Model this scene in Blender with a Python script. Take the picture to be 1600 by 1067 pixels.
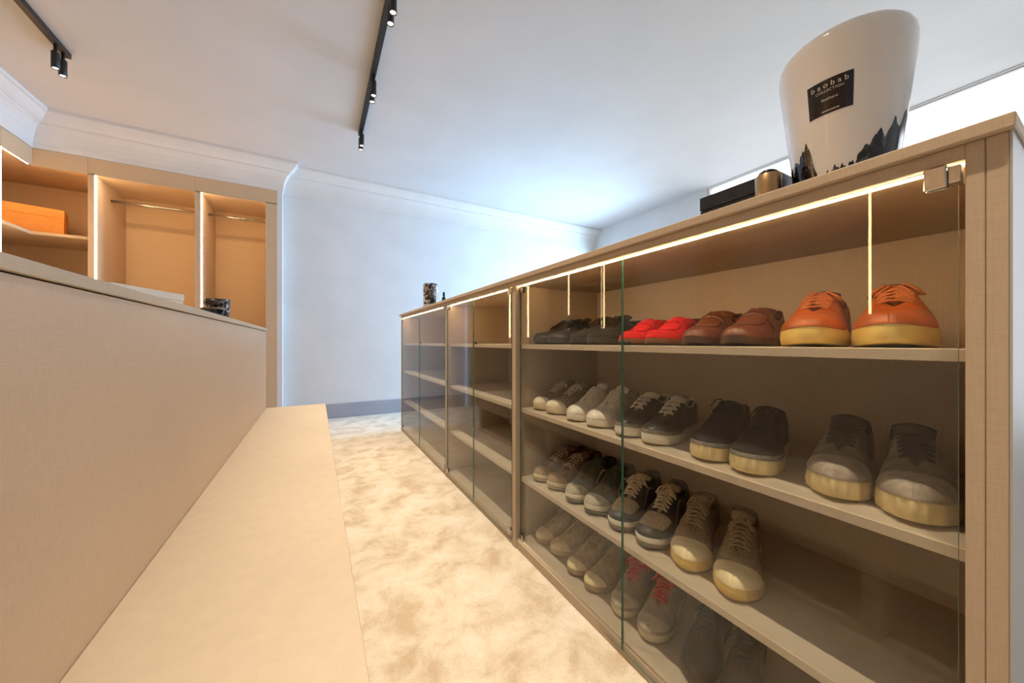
import bpy, bmesh, math, random
import numpy as np
from mathutils import Vector, Matrix

# ------------------------------------------------------------------ reset
for o in list(bpy.data.objects):
    bpy.data.objects.remove(o, do_unlink=True)
SC = bpy.context.scene
COL = SC.collection
random.seed(7)
PI = math.pi

# ------------------------------------------------------------------ camera
CAM_H = 0.885
F_PX = 548.0
cd = bpy.data.cameras.new('camera')
cam = bpy.data.objects.new('camera', cd)
COL.objects.link(cam)
cd.sensor_fit = 'HORIZONTAL'
cd.sensor_width = 36.0
cd.lens = F_PX / 1600.0 * 36.0
cd.shift_y = 1.5 / 1600.0
cd.clip_start = 0.02
cam.location = (0, 0, CAM_H)
cam.rotation_euler = (PI / 2, 0, -math.radians(29.25))
SC.camera = cam

# ------------------------------------------------------------------ colour management
vs = SC.view_settings
vs.view_transform = 'Standard'
vs.look = 'None'
vs.gamma = 1.0
vs.use_curve_mapping = False
vs.exposure = 0.0
try:
    SC.cycles.use_denoising = True
    SC.cycles.max_bounces = 8
    SC.cycles.diffuse_bounces = 4
    SC.cycles.glossy_bounces = 4
    SC.cycles.transparent_max_bounces = 24
    SC.cycles.sample_clamp_indirect = 6.0
    SC.cycles.caustics_reflective = False
    SC.cycles.caustics_refractive = False
except Exception:
    pass

# ------------------------------------------------------------------ world: overcast daylight outside the windows
W = bpy.data.worlds.new('world')
SC.world = W
W.use_nodes = True
bg = W.node_tree.nodes['Background']
bg.inputs[0].default_value = (0.92, 0.96, 1.0, 1)
bg.inputs[1].default_value = 3.0

# ------------------------------------------------------------------ layout constants (metres, camera stands at x=0 y=0)
FX = 0.75           # front plane of the glazed shoe cabinets
BX = 1.225          # their back
CZ = CAM_H          # eye level
WIN = [(-1.9, -0.2, 0.25, 2.45), (0.20, 2.62, 0.25, 2.792), (2.98, 4.40, 0.25, 2.42)]   # windows in the right wall: y0 y1 z0 z1
RX = 4.23           # right wall
LX = -2.06          # front of the left wardrobe run
WY = 4.50           # front of the far wardrobe run
BY = 4.60           # back wall
NY = -2.6           # wall behind the camera
CEIL = 2.80
WARM = (1.0, 0.66, 0.33)
SPOTC = (1.0, 0.82, 0.60)
DAY = ((0.78, 0.88, 1.0), (1, 1, 1), (0.34, 0.63, 1.0))
LED_E = 33.0
SPOT_W = 66.0
DAY_W = (22.0, 0.0, 175.0)


def daylight(name, y0, y1, z0, z1, watts, tint, aim=(-1, 0, 0), back=0.16, spread=180):
    l = bpy.data.lights.new(name, 'AREA')
    l.shape = 'RECTANGLE'
    l.size = y1 - y0
    l.size_y = z1 - z0
    l.energy = watts
    l.color = tint
    l.spread = math.radians(spread)
    o = bpy.data.objects.new(name, l)
    COL.objects.link(o)
    a = Vector(aim).normalized()
    o.location = Vector((RX + 0.1, (y0 + y1) / 2, (z0 + z1) / 2)) - a * back
    o.rotation_euler = a.to_track_quat('-Z', 'Y').to_euler()
    return o


for i, (y0, y1, z0, z1) in enumerate(WIN):
    if DAY_W[i]:
        daylight('window_daylight', y0, y1, z0, z1, DAY_W[i], DAY[i], *(((-4.9, 1.2, -.30), 0.4, 120) if i == 2 else ((-1, 0, 0), 0.06)))


# ================================================================== materials
def lin(r, g, b):
    f = lambda c: (c / 255 / 12.92) if c / 255 <= 0.04045 else ((c / 255 + 0.055) / 1.055) ** 2.4
    return (f(r), f(g), f(b), 1.0)


def base_mat(name, rough=0.6, metallic=0.0, spec=0.5):
    m = bpy.data.materials.new(name)
    m.use_nodes = True
    p = m.node_tree.nodes['Principled BSDF']
    p.inputs['Roughness'].default_value = rough
    p.inputs['Metallic'].default_value = metallic
    p.inputs['Specular IOR Level'].default_value = spec
    return m, m.node_tree.nodes, m.node_tree.links, p


def noise_mat(name, c1, c2, scale=8.0, rough=0.6, detail=4.0, stretch=(1, 1, 1), bump=0.0, bscale=None,
              metallic=0.0, spec=0.5, lo=0.35, hi=0.65, bdist=0.002):
    m, N, L, p = base_mat(name, rough, metallic, spec)
    tc = N.new('ShaderNodeTexCoord')
    mp = N.new('ShaderNodeMapping')
    mp.inputs['Scale'].default_value = stretch
    L.new(tc.outputs['Object'], mp.inputs['Vector'])
    nz = N.new('ShaderNodeTexNoise')
    nz.inputs['Scale'].default_value = scale
    nz.inputs['Detail'].default_value = detail
    L.new(mp.outputs['Vector'], nz.inputs['Vector'])
    cr = N.new('ShaderNodeValToRGB')
    cr.color_ramp.elements[0].position = lo
    cr.color_ramp.elements[0].color = c1
    cr.color_ramp.elements[1].position = hi
    cr.color_ramp.elements[1].color = c2
    L.new(nz.outputs['Fac'], cr.inputs['Fac'])
    L.new(cr.outputs['Color'], p.inputs['Base Color'])
    if bump > 0:
        n2 = N.new('ShaderNodeTexNoise')
        n2.inputs['Scale'].default_value = bscale or scale * 6
        n2.inputs['Detail'].default_value = 3
        L.new(mp.outputs['Vector'], n2.inputs['Vector'])
        b = N.new('ShaderNodeBump')
        b.inputs['Strength'].default_value = bump
        b.inputs['Distance'].default_value = bdist
        L.new(n2.outputs['Fac'], b.inputs['Height'])
        L.new(b.outputs['Normal'], p.inputs['Normal'])
    return m


def shade(c, k):
    return (min(1, c[0] * k), min(1, c[1] * k), min(1, c[2] * k), 1)


_fab = {}


def fabric(rgb, kind='leather'):
    key = (rgb, kind)
    if key in _fab:
        return _fab[key]
    c = lin(*rgb)
    nm = kind + '_%02x%02x%02x' % rgb
    if kind == 'leather':
        m = noise_mat(nm, shade(c, 0.82), shade(c, 1.12), 30, 0.42, 4, bump=0.25, bscale=260, bdist=0.0008)
    elif kind == 'suede':
        m = noise_mat(nm, shade(c, 0.8), shade(c, 1.15), 60, 0.9, 4, bump=0.35, bscale=700, spec=0.2, bdist=0.0008)
    elif kind == 'knit':
        m = noise_mat(nm, shade(c, 0.72), shade(c, 1.18), 170, 0.92, 2, stretch=(0.6, 1.6, 1.6), bump=0.6, bscale=420, spec=0.2, bdist=0.001)
    elif kind == 'lace':
        m = noise_mat(nm, shade(c, 0.75), shade(c, 1.1), 400, 0.9, 1, bump=0.4, bscale=900, spec=0.2)
    else:
        m = noise_mat(nm, shade(c, 0.88), shade(c, 1.08), 25, 0.55, 4, bump=0.1, bscale=200, bdist=0.0006)
    _fab[key] = m
    return m


def linen_mat(name, c, amt=0.075, rough=0.62):
    """laminate with a fine woven linen print: two crossed stretched noises"""
    m, N, L, p = base_mat(name, rough, 0, 0.35)
    tc = N.new('ShaderNodeTexCoord')
    out = None
    for st in ((30, 30, 420), (420, 420, 30)):
        mp = N.new('ShaderNodeMapping')
        mp.inputs['Scale'].default_value = st
        L.new(tc.outputs['Object'], mp.inputs['Vector'])
        nz = N.new('ShaderNodeTexNoise')
        nz.inputs['Scale'].default_value = 1.0
        nz.inputs['Detail'].default_value = 2
        L.new(mp.outputs['Vector'], nz.inputs['Vector'])
        if out is None:
            out = nz.outputs['Fac']
        else:
            a = N.new('ShaderNodeMath')
            a.operation = 'ADD'
            L.new(out, a.inputs[0])
            L.new(nz.outputs['Fac'], a.inputs[1])
            h = N.new('ShaderNodeMath')
            h.operation = 'MULTIPLY'
            L.new(a.outputs[0], h.inputs[0])
            h.inputs[1].default_value = 0.5
            out = h.outputs[0]
    cr = N.new('ShaderNodeValToRGB')
    cr.color_ramp.elements[0].position = 0.3
    cr.color_ramp.elements[0].color = shade(c, 1 - amt)
    cr.color_ramp.elements[1].position = 0.7
    cr.color_ramp.elements[1].color = shade(c, 1 + amt)
    L.new(out, cr.inputs['Fac'])
    L.new(cr.outputs['Color'], p.inputs['Base Color'])
    b = N.new('ShaderNodeBump')
    b.inputs['Strength'].default_value = 0.12
    b.inputs['Distance'].default_value = 0.0006
    L.new(out, b.inputs['Height'])
    L.new(b.outputs['Normal'], p.inputs['Normal'])
    return m


def emit_mat(name, col, s):
    m = bpy.data.materials.new(name)
    m.use_nodes = True
    N = m.node_tree.nodes
    L = m.node_tree.links
    N.remove(N['Principled BSDF'])
    e = N.new('ShaderNodeEmission')
    e.inputs[0].default_value = (*col, 1)
    e.inputs[1].default_value = s
    L.new(e.outputs[0], N['Material Output'].inputs[0])
    return m


def glass_mat(name, tint=(0.97, 0.985, 0.98, 1), gain=1.0):
    """clear pane: passes light straight through, mirrors by Schlick's law (same for every ray)"""
    m = bpy.data.materials.new(name)
    m.use_nodes = True
    N = m.node_tree.nodes
    L = m.node_tree.links
    N.remove(N['Principled BSDF'])
    g = N.new('ShaderNodeNewGeometry')
    d = N.new('ShaderNodeVectorMath')
    d.operation = 'DOT_PRODUCT'
    L.new(g.outputs['Normal'], d.inputs[0])
    L.new(g.outputs['Incoming'], d.inputs[1])

    def math_n(op, a, b=None):
        n = N.new('ShaderNodeMath')
        n.operation = op
        for k, v in enumerate((a, b)):
            if v is None:
                continue
            if isinstance(v, (int, float)):
                n.inputs[k].default_value = v
            else:
                L.new(v, n.inputs[k])
        return n.outputs[0]
    c = math_n('ABSOLUTE', d.outputs['Value'])
    c = math_n('SUBTRACT', 1.0, c)
    c = math_n('POWER', c, 5.0)
    c = math_n('MULTIPLY', c, 0.96)
    c = math_n('ADD', c, 0.04)
    c = math_n('MULTIPLY', c, gain)
    tr = N.new('ShaderNodeBsdfTransparent')
    tr.inputs[0].default_value = tint
    gl = N.new('ShaderNodeBsdfGlossy')
    gl.inputs['Roughness'].default_value = 0.0
    mx = N.new('ShaderNodeMixShader')
    L.new(c, mx.inputs[0])
    L.new(tr.outputs[0], mx.inputs[1])
    L.new(gl.outputs[0], mx.inputs[2])
    L.new(mx.outputs[0], N['Material Output'].inputs[0])
    return m


M = {}
M['linen'] = linen_mat('beige_linen_laminate', (0.62, 0.495, 0.38, 1))
M['linen_shaded'] = linen_mat('shaded_linen_laminate', (0.455, 0.36, 0.262, 1))  # same beige laminate; the cabinets' dimmer lighting is put into the colour
M['linen_light'] = linen_mat('pale_linen_laminate', (0.55, 0.455, 0.345, 1), 0.06)
M['wardrobe'] = linen_mat('wardrobe_laminate', (0.59, 0.43, 0.275, 1))
M['wall'] = noise_mat('painted_plaster', (0.68, 0.675, 0.67, 1), (0.72, 0.715, 0.71, 1), 3, 0.85, 3, bump=0.05, bscale=120, spec=0.2)
M['ceiling'] = noise_mat('ceiling_paint', (0.62, 0.605, 0.60, 1), (0.65, 0.635, 0.63, 1), 2, 0.9, 3, bump=0.04, bscale=90, spec=0.2)
M['crown'] = noise_mat('moulding_paint', (0.69, 0.665, 0.64, 1), (0.72, 0.695, 0.67, 1), 4, 0.6, 2)
M['skirting'] = noise_mat('skirting_paint', (0.33, 0.34, 0.385, 1), (0.36, 0.37, 0.415, 1), 4, 0.5, 2)
M['white_lam'] = noise_mat('white_laminate', (0.38, 0.375, 0.37, 1), (0.41, 0.405, 0.40, 1), 6, 0.5, 2)
M['black'] = noise_mat('black_powder_coat', (0.008, 0.008, 0.008, 1), (0.016, 0.015, 0.015, 1), 60, 0.45, 3)
M['blackgloss'] = noise_mat('black_lacquer', (0.012, 0.012, 0.013, 1), (0.02, 0.02, 0.022, 1), 12, 0.22, 3)
M['chrome'] = noise_mat('brushed_chrome', (0.42, 0.40, 0.38, 1), (0.52, 0.50, 0.47, 1), 40, 0.22, 2, metallic=1.0, stretch=(1, 8, 1))
M['bronze'] = noise_mat('bronze_metal', (0.42, 0.27, 0.13, 1), (0.52, 0.34, 0.17, 1), 30, 0.3, 2, metallic=1.0)
M['orange'] = noise_mat('orange_card', lin(236, 156, 70), lin(244, 168, 80), 8, 0.6, 3, bump=0.1, bscale=150)
M['brownribbon'] = noise_mat('brown_ribbon', lin(70, 38, 22), lin(85, 48, 28), 60, 0.7, 2)
M['cream_card'] = noise_mat('cream_card', lin(226, 205, 180), lin(236, 216, 192), 8, 0.7, 3)
M['glass'] = glass_mat('clear_door_glass', gain=0.75)
M['winglass'] = glass_mat('window_glass', (0.98, 0.99, 1.0, 1))
M['gedge'] = noise_mat('green_glass_edge', (0.06, 0.17, 0.12, 1), (0.10, 0.25, 0.19, 1), 20, 0.15, 2)
M['led'] = emit_mat('warm_led', WARM, LED_E)
M['led_top'] = emit_mat('warm_led_down', WARM, LED_E * 3.2)
M['led_cab'] = emit_mat('warm_led_cabinet', WARM, LED_E * 2.3)
M['lens'] = emit_mat('spot_lens', (1.0, 0.82, 0.58), 22.0)
M['shadowgap'] = noise_mat('dark_recess', (0.02, 0.015, 0.012, 1), (0.03, 0.022, 0.018, 1), 10, 0.8, 2)


def carpet_mat():
    m, N, L, p = base_mat('silky_carpet', 0.85, 0, 0.3)
    tc = N.new('ShaderNodeTexCoord')

    def nz(scale, detail, rough=0.55, st=(1, 1, 1), dist=0.0):
        mp = N.new('ShaderNodeMapping')
        mp.inputs['Scale'].default_value = st
        L.new(tc.outputs['Object'], mp.inputs['Vector'])
        n = N.new('ShaderNodeTexNoise')
        n.inputs['Scale'].default_value = scale
        n.inputs['Detail'].default_value = detail
        n.inputs['Roughness'].default_value = rough
        n.inputs['Distortion'].default_value = dist
        L.new(mp.outputs['Vector'], n.inputs['Vector'])
        return n.outputs['Fac']
    a = nz(6.5, 8, 0.66, dist=0.35)
    cr = N.new('ShaderNodeValToRGB')  # directional pile sheen put into the colour as cream and brown mottling
    e = cr.color_ramp.elements
    e[0].position = 0.36
    e[0].color = lin(196, 177, 152)
    e[1].position = 0.66
    e[1].color = lin(231, 225, 213)
    k = e.new(0.5)
    k.color = lin(219, 208, 190)
    L.new(a, cr.inputs['Fac'])
    b = nz(90, 4, 0.7, st=(1, 2.2, 1))
    mx = N.new('ShaderNodeMix')
    mx.data_type = 'RGBA'
    mx.blend_type = 'MULTIPLY'
    mx.inputs['Factor'].default_value = 0.35
    cr2 = N.new('ShaderNodeValToRGB')
    cr2.color_ramp.elements[0].position = 0.3
    cr2.color_ramp.elements[0].color = (0.66, 0.6, 0.54, 1)
    cr2.color_ramp.elements[1].position = 0.6
    cr2.color_ramp.elements[1].color = (1, 1, 1, 1)
    L.new(b, cr2.inputs['Fac'])
    L.new(cr.outputs['Color'], mx.inputs['A'])
    L.new(cr2.outputs['Color'], mx.inputs['B'])
    L.new(mx.outputs['Result'], p.inputs['Base Color'])
    bp = N.new('ShaderNodeBump')
    bp.inputs['Strength'].default_value = 0.5
    bp.inputs['Distance'].default_value = 0.006
    L.new(nz(160, 3), bp.inputs['Height'])
    bp2 = N.new('ShaderNodeBump')
    bp2.inputs['Strength'].default_value = 0.35
    bp2.inputs['Distance'].default_value = 0.03
    L.new(a, bp2.inputs['Height'])
    L.new(bp.outputs['Normal'], bp2.inputs['Normal'])
    L.new(bp2.outputs['Normal'], p.inputs['Normal'])
    try:
        p.inputs['Sheen Weight'].default_value = 0.25
        p.inputs['Sheen Tint'].default_value = (1, 0.93, 0.8, 1)
    except Exception:
        pass
    return m


M['carpet'] = carpet_mat()


def marble_mat(name, c1, c2, c3, scale):
    m, N, L, p = base_mat(name, 0.12, 0, 0.6)
    tc = N.new('ShaderNodeTexCoord')
    n = N.new('ShaderNodeTexNoise')
    n.inputs['Scale'].default_value = scale
    n.inputs['Detail'].default_value = 5
    n.inputs['Distortion'].default_value = 1.6
    L.new(tc.outputs['Object'], n.inputs['Vector'])
    cr = N.new('ShaderNodeValToRGB')
    e = cr.color_ramp.elements
    e[0].position = 0.42
    e[0].color = c1
    e[1].position = 0.64
    e[1].color = c3
    k = e.new(0.52)
    k.color = c2
    L.new(n.outputs['Fac'], cr.inputs['Fac'])
    L.new(cr.outputs['Color'], p.inputs['Base Color'])
    return m


M['ink'] = marble_mat('black_ink_glaze', (0.004, 0.004, 0.005, 1), (0.008, 0.009, 0.012, 1), (0.10, 0.11, 0.13, 1), 20)
M['vase'] = noise_mat('milk_glass', (0.80, 0.785, 0.76, 1), (0.83, 0.815, 0.79, 1), 5, 0.07, 2, spec=0.6)
M['patterned'] = marble_mat('black_white_pattern', (0.01, 0.01, 0.012, 1), (0.12, 0.09, 0.09, 1), (0.78, 0.76, 0.76, 1), 26)
M['label'] = noise_mat('black_label', (0.006, 0.005, 0.006, 1), (0.011, 0.009, 0.01, 1), 12, 0.2, 2)
M['silverink'] = noise_mat('silver_print', (0.60, 0.57, 0.52, 1), (0.68, 0.65, 0.6, 1), 40, 0.5, 2)


# ================================================================== mesh helpers
def link(o, parent=None):
    COL.objects.link(o)
    if parent is not None:
        o.parent = parent
    return o


def mesh_obj(name, verts, faces, mat, parent=None, smooth=False, origin=(0, 0, 0), mats=None, fmat=None):
    ox, oy, oz = origin
    me = bpy.data.meshes.new(name)
    me.from_pydata([(v[0] - ox, v[1] - oy, v[2] - oz) for v in verts], [], faces)
    for mm in (mats or [mat]):
        me.materials.append(mm)
    if fmat:
        for i, k in enumerate(fmat):
            me.polygons[i].material_index = k
    if smooth:
        for p in me.polygons:
            p.use_smooth = True
    me.update()
    o = bpy.data.objects.new(name, me)
    return link(o, parent)


def bm_obj(name, bm, mat, parent=None, smooth=False, mats=None):
    me = bpy.data.meshes.new(name)
    bmesh.ops.recalc_face_normals(bm, faces=bm.faces)
    bm.to_mesh(me)
    bm.free()
    for mm in (mats or [mat]):
        me.materials.append(mm)
    if smooth:
        for p in me.polygons:
            p.use_smooth = True
    o = bpy.data.objects.new(name, me)
    return link(o, parent)


def bm_box(bm, x0, x1, y0, y1, z0, z1, bev=0.0):
    vs_ = [bm.verts.new(p) for p in ((x0, y0, z0), (x1, y0, z0), (x1, y1, z0), (x0, y1, z0),
                                     (x0, y0, z1), (x1, y0, z1), (x1, y1, z1), (x0, y1, z1))]
    fs = [bm.faces.new([vs_[i] for i in q]) for q in ((3, 2, 1, 0), (4, 5, 6, 7), (0, 1, 5, 4), (1, 2, 6, 5), (2, 3, 7, 6), (3, 0, 4, 7))]
    if bev > 0:
        es = set()
        for f in fs:
            es.update(f.edges)
        bmesh.ops.bevel(bm, geom=list(es), offset=bev, segments=1, affect='EDGES', profile=0.5)


def box(name, x0, x1, y0, y1, z0, z1, mat, root=None, bev=0.001, parent=None):
    """a board given in world coordinates; root is the thing (its origin is subtracted)"""
    p = parent or root
    o0 = Vector((0, 0, 0))
    q = p
    while q is not None:
        o0 += Vector(q.location)
        q = q.parent
    bm = bmesh.new()
    bm_box(bm, x0 - o0.x, x1 - o0.x, y0 - o0.y, y1 - o0.y, z0 - o0.z, z1 - o0.z, bev)
    return bm_obj(name, bm, mat, p)


def boxes(name, lst, mat, parent=None, bev=0.0):
    bm = bmesh.new()
    for b in lst:
        bm_box(bm, *b, bev)
    return bm_obj(name, bm, mat, parent)


def tube_geo(pts, r, n=8, flat=1.0, closed=False, cap=True):
    pts = [Vector(p) for p in pts]
    V, Fc = [], []
    k = len(pts)
    up = Vector((0, 0, 1))
    prev = None
    for i, p in enumerate(pts):
        if closed:
            t = pts[(i + 1) % k] - pts[i - 1]
        else:
            t = pts[min(i + 1, k - 1)] - pts[max(i - 1, 0)]
        t.normalize()
        if prev is None:
            a = up if abs(t.dot(up)) < 0.9 else Vector((1, 0, 0))
            nrm = (a - t * a.dot(t)).normalized()
        else:
            nrm = (prev - t * prev.dot(t)).normalized()
        prev = nrm
        b = t.cross(nrm)
        rr = r[i] if isinstance(r, (list, tuple)) else r
        for j in range(n):
            an = 2 * PI * j / n
            V.append(p + nrm * (math.cos(an) * rr * flat) + b * (math.sin(an) * rr))
    for i in range(k if closed else k - 1):
        i2 = (i + 1) % k
        for j in range(n):
            j2 = (j + 1) % n
            Fc.append((i * n + j, i * n + j2, i2 * n + j2, i2 * n + j))
    if cap and not closed:
        Fc.append(tuple(range(n))[::-1])
        Fc.append(tuple((k - 1) * n + j for j in range(n)))
    return V, Fc


def merge(geos):
    V, Fc = [], []
    for v, f in geos:
        o = len(V)
        V += list(v)
        Fc += [tuple(i + o for i in q) for q in f]
    return V, Fc


def lathe_geo(prof, n=48, cx=0, cy=0):
    V, Fc = [], []
    for (r, z) in prof:
        for j in range(n):
            a = 2 * PI * j / n
            V.append((cx + r * math.cos(a), cy + r * math.sin(a), z))
    for i in range(len(prof) - 1):
        for j in range(n):
            j2 = (j + 1) % n
            Fc.append((i * n + j, i * n + j2, (i + 1) * n + j2, (i + 1) * n + j))
    return V, Fc


def tag(o, label, cat, group=None):
    o['label'] = label
    o['category'] = cat
    if group:
        o['group'] = group
    return o


def thing(name, loc, label, cat, group=None, rz=0.0):
    o = bpy.data.objects.new(name, None)
    o.empty_display_size = 0.05
    link(o)
    o.location = loc
    o.rotation_euler = (0, 0, rz)
    return tag(o, label, cat, group)


def struct(o):
    o['kind'] = 'structure'
    return o


# ================================================================== room shell
struct(boxes('floor', [(-2.8, RX + 0.1, NY - 0.1, 5.3, -0.06, 0.0)], M['carpet']))
struct(boxes('ceiling', [(-2.8, RX + 0.1, NY - 0.1, 5.3, CEIL, CEIL + 0.08)], M['ceiling']))
CB = 2.507          # underside of the crown moulding / top of the wardrobe header
struct(boxes('wall_back', [
    (-0.36, RX + 0.1, BY, BY + 0.7, 0, CEIL),
    (-0.36, -0.313, WY, BY, 0, CEIL),
    (-2.8, -0.36, 5.14, 5.3, 0, CEIL),
    (-2.8, -0.36, WY + 0.004, 5.14, CB, CEIL)], M['wall']))
struct(boxes('wall_left', [
    (-2.8, -2.70, NY - 0.1, 5.14, 0, CEIL),
    (-2.70, LX - 0.004, NY, WY + 0.004, CB, CEIL),
    (-2.70, LX - 0.004, NY, -0.877, 0, CB)], M['wall']))
struct(boxes('wall_near', [(-2.70, RX + 0.1, NY - 0.1, NY, 0, CEIL)], M['wall']))
wl = []
ys = [NY]
for (y0, y1, z0, z1) in WIN:
    wl += [(RX, RX + 0.1, ys[-1], y0, 0, CEIL), (RX, RX + 0.1, y0, y1, 0, z0), (RX, RX + 0.1, y0, y1, z1, CEIL)]
    ys.append(y1)
wl.append((RX, RX + 0.1, ys[-1], BY, 0, CEIL))
struct(boxes('wall_right', wl, M['wall']))
for i, (y0, y1, z0, z1) in enumerate(WIN):
    w = 0.03
    ym = (y0 + y1) / 2
    wf = struct(boxes('window_%d' % (i + 1), [
        (RX + 0.02, RX + 0.08, y0, y0 + w, z0, z1), (RX + 0.02, RX + 0.08, y1 - w, y1, z0, z1),
        (RX + 0.02, RX + 0.08, y0 + w, y1 - w, z0, z0 + w), (RX + 0.02, RX + 0.08, y0 + w, y1 - w, z1 - .012, z1),
        (RX + 0.02, RX + 0.08, ym - w / 2, ym + w / 2, z0 + w, z1 - .012)], M['crown']))
    for (a, b) in ((y0 + w, ym - w / 2), (ym + w / 2, y1 - w)):
        boxes('pane', [(RX + 0.045, RX + 0.05, a, b, z0 + w, z1 - .012)], M['winglass'], wf)
    boxes('sill', [(RX - 0.05, RX + 0.02, y0 - 0.04, y1 + 0.04, z0 - 0.03, z0)], M['crown'], wf)

# crown moulding: one profile swept round the ceiling with mitred corners
prof = [(0.0, CB), (0.008, CB), (0.010, 2.555), (0.020, 2.60), (0.036, 2.645), (0.058, 2.68), (0.072, 2.69), (0.072, 2.702),
        (0.086, 2.708), (0.105, 2.725), (0.125, 2.75), (0.136, 2.768), (0.15, 2.772), (0.15, CEIL)]
path = [(LX, NY), (LX, WY), (-0.313, WY), (-0.313, BY), (RX, BY), (RX + 1, BY + 0.0)]


def offset_path(path, d):
    """offset to the room side; the last point only gives the end direction"""
    n = len(path)
    out = []
    for i in range(n - 1):
        b = Vector(path[i])
        t2 = (Vector(path[i + 1]) - b).normalized()
        t1 = (b - Vector(path[i - 1])).normalized() if i > 0 else t2
        n1 = Vector((t1.y, -t1.x))
        n2 = Vector((t2.y, -t2.x))
        out.append(b + (n1 + n2) * (d / (1 + n1.dot(n2))))
    return out


V, Fc = [], []
for (d, z) in prof:
    V += [(q.x, q.y, z) for q in offset_path(path, d)]
n = len(path) - 1
for i in range(len(prof) - 1):
    for j in range(n - 1):
        j2 = j + 1
        Fc.append((i * n + j, i * n + j2, (i + 1) * n + j2, (i + 1) * n + j))
struct(mesh_obj('trim_1', V, Fc, M['crown']))

# skirting boards
sk = 0.168
struct(boxes('baseboard_back', [(-0.313, RX, BY - 0.016, BY, 0, sk)], M['skirting'], bev=0.003))
struct(boxes('baseboard_right', [(RX - 0.016, RX, NY, BY - 0.016, 0, sk)], M['skirting'], bev=0.003))
struct(boxes('baseboard_near', [(LX, RX - 0.016, NY, NY + 0.016, 0, sk)], M['skirting'], bev=0.003))

# ================================================================== glazed shoe cabinets along the right
ZTOP = CZ + 0.281         # countertop surface
ZTB = CZ + 0.263          # its underside
ZIN = CZ + 0.243          # underside of the top panel inside
SH = [CZ - 0.0088, CZ - 0.284, CZ - 0.582]      # shelf surfaces
ZBOT = CZ - 0.845
T = 0.018
SFX = 0.777               # front edge of the shelves

ct = tag(box('countertop', FX - 0.012, 1.262, 0.072, 3.65, ZTB, ZTOP, M['linen_shaded'], bev=0.0015),
         'long beige linen-finish worktop lying across the three glazed cabinets', 'worktop')


def glass_pane(name, y0, y1, z0, z1, parent, base):
    th = 0.006
    x0, x1 = FX + 0.001, FX + 0.001 + th
    v = [(x0, y0, z0), (x1, y0, z0), (x1, y1, z0), (x0, y1, z0), (x0, y0, z1), (x1, y0, z1), (x1, y1, z1), (x0, y1, z1)]
    f = [(3, 2, 1, 0), (4, 5, 6, 7), (0, 1, 5, 4), (1, 2, 6, 5), (2, 3, 7, 6), (3, 0, 4, 7)]
    fm = [1, 1, 1, 0, 1, 0]
    return mesh_obj(name, v, f, None, parent, origin=base, mats=[M['glass'], M['gedge']], fmat=fm)


def hinge(y, z, sgn, parent, base):
    """clamp hinge: plate on the glass and a knuckle on the post side"""
    bm = bmesh.new()
    a, b = sorted((y + sgn * 0.009, y + sgn * 0.030))
    bm_box(bm, FX - 0.004 - base[0], FX + 0.001 - base[0], a - base[1], b - base[1], z - 0.015 - base[2], z + 0.015 - base[2], 0.0012)
    bm_box(bm, FX + 0.0072 - base[0], FX + 0.012 - base[0], a - base[1], b - base[1], z - 0.015 - base[2], z + 0.015 - base[2], 0.0012)
    c, d = sorted((y - sgn * 0.003, y + sgn * 0.0085))
    bm_box(bm, FX - 0.002 - base[0], FX + 0.024 - base[0], c - base[1], d - base[1], z - 0.011 - base[2], z + 0.011 - base[2], 0.001)
    return bm_obj('hinge', bm, M['chrome'], parent)


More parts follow.
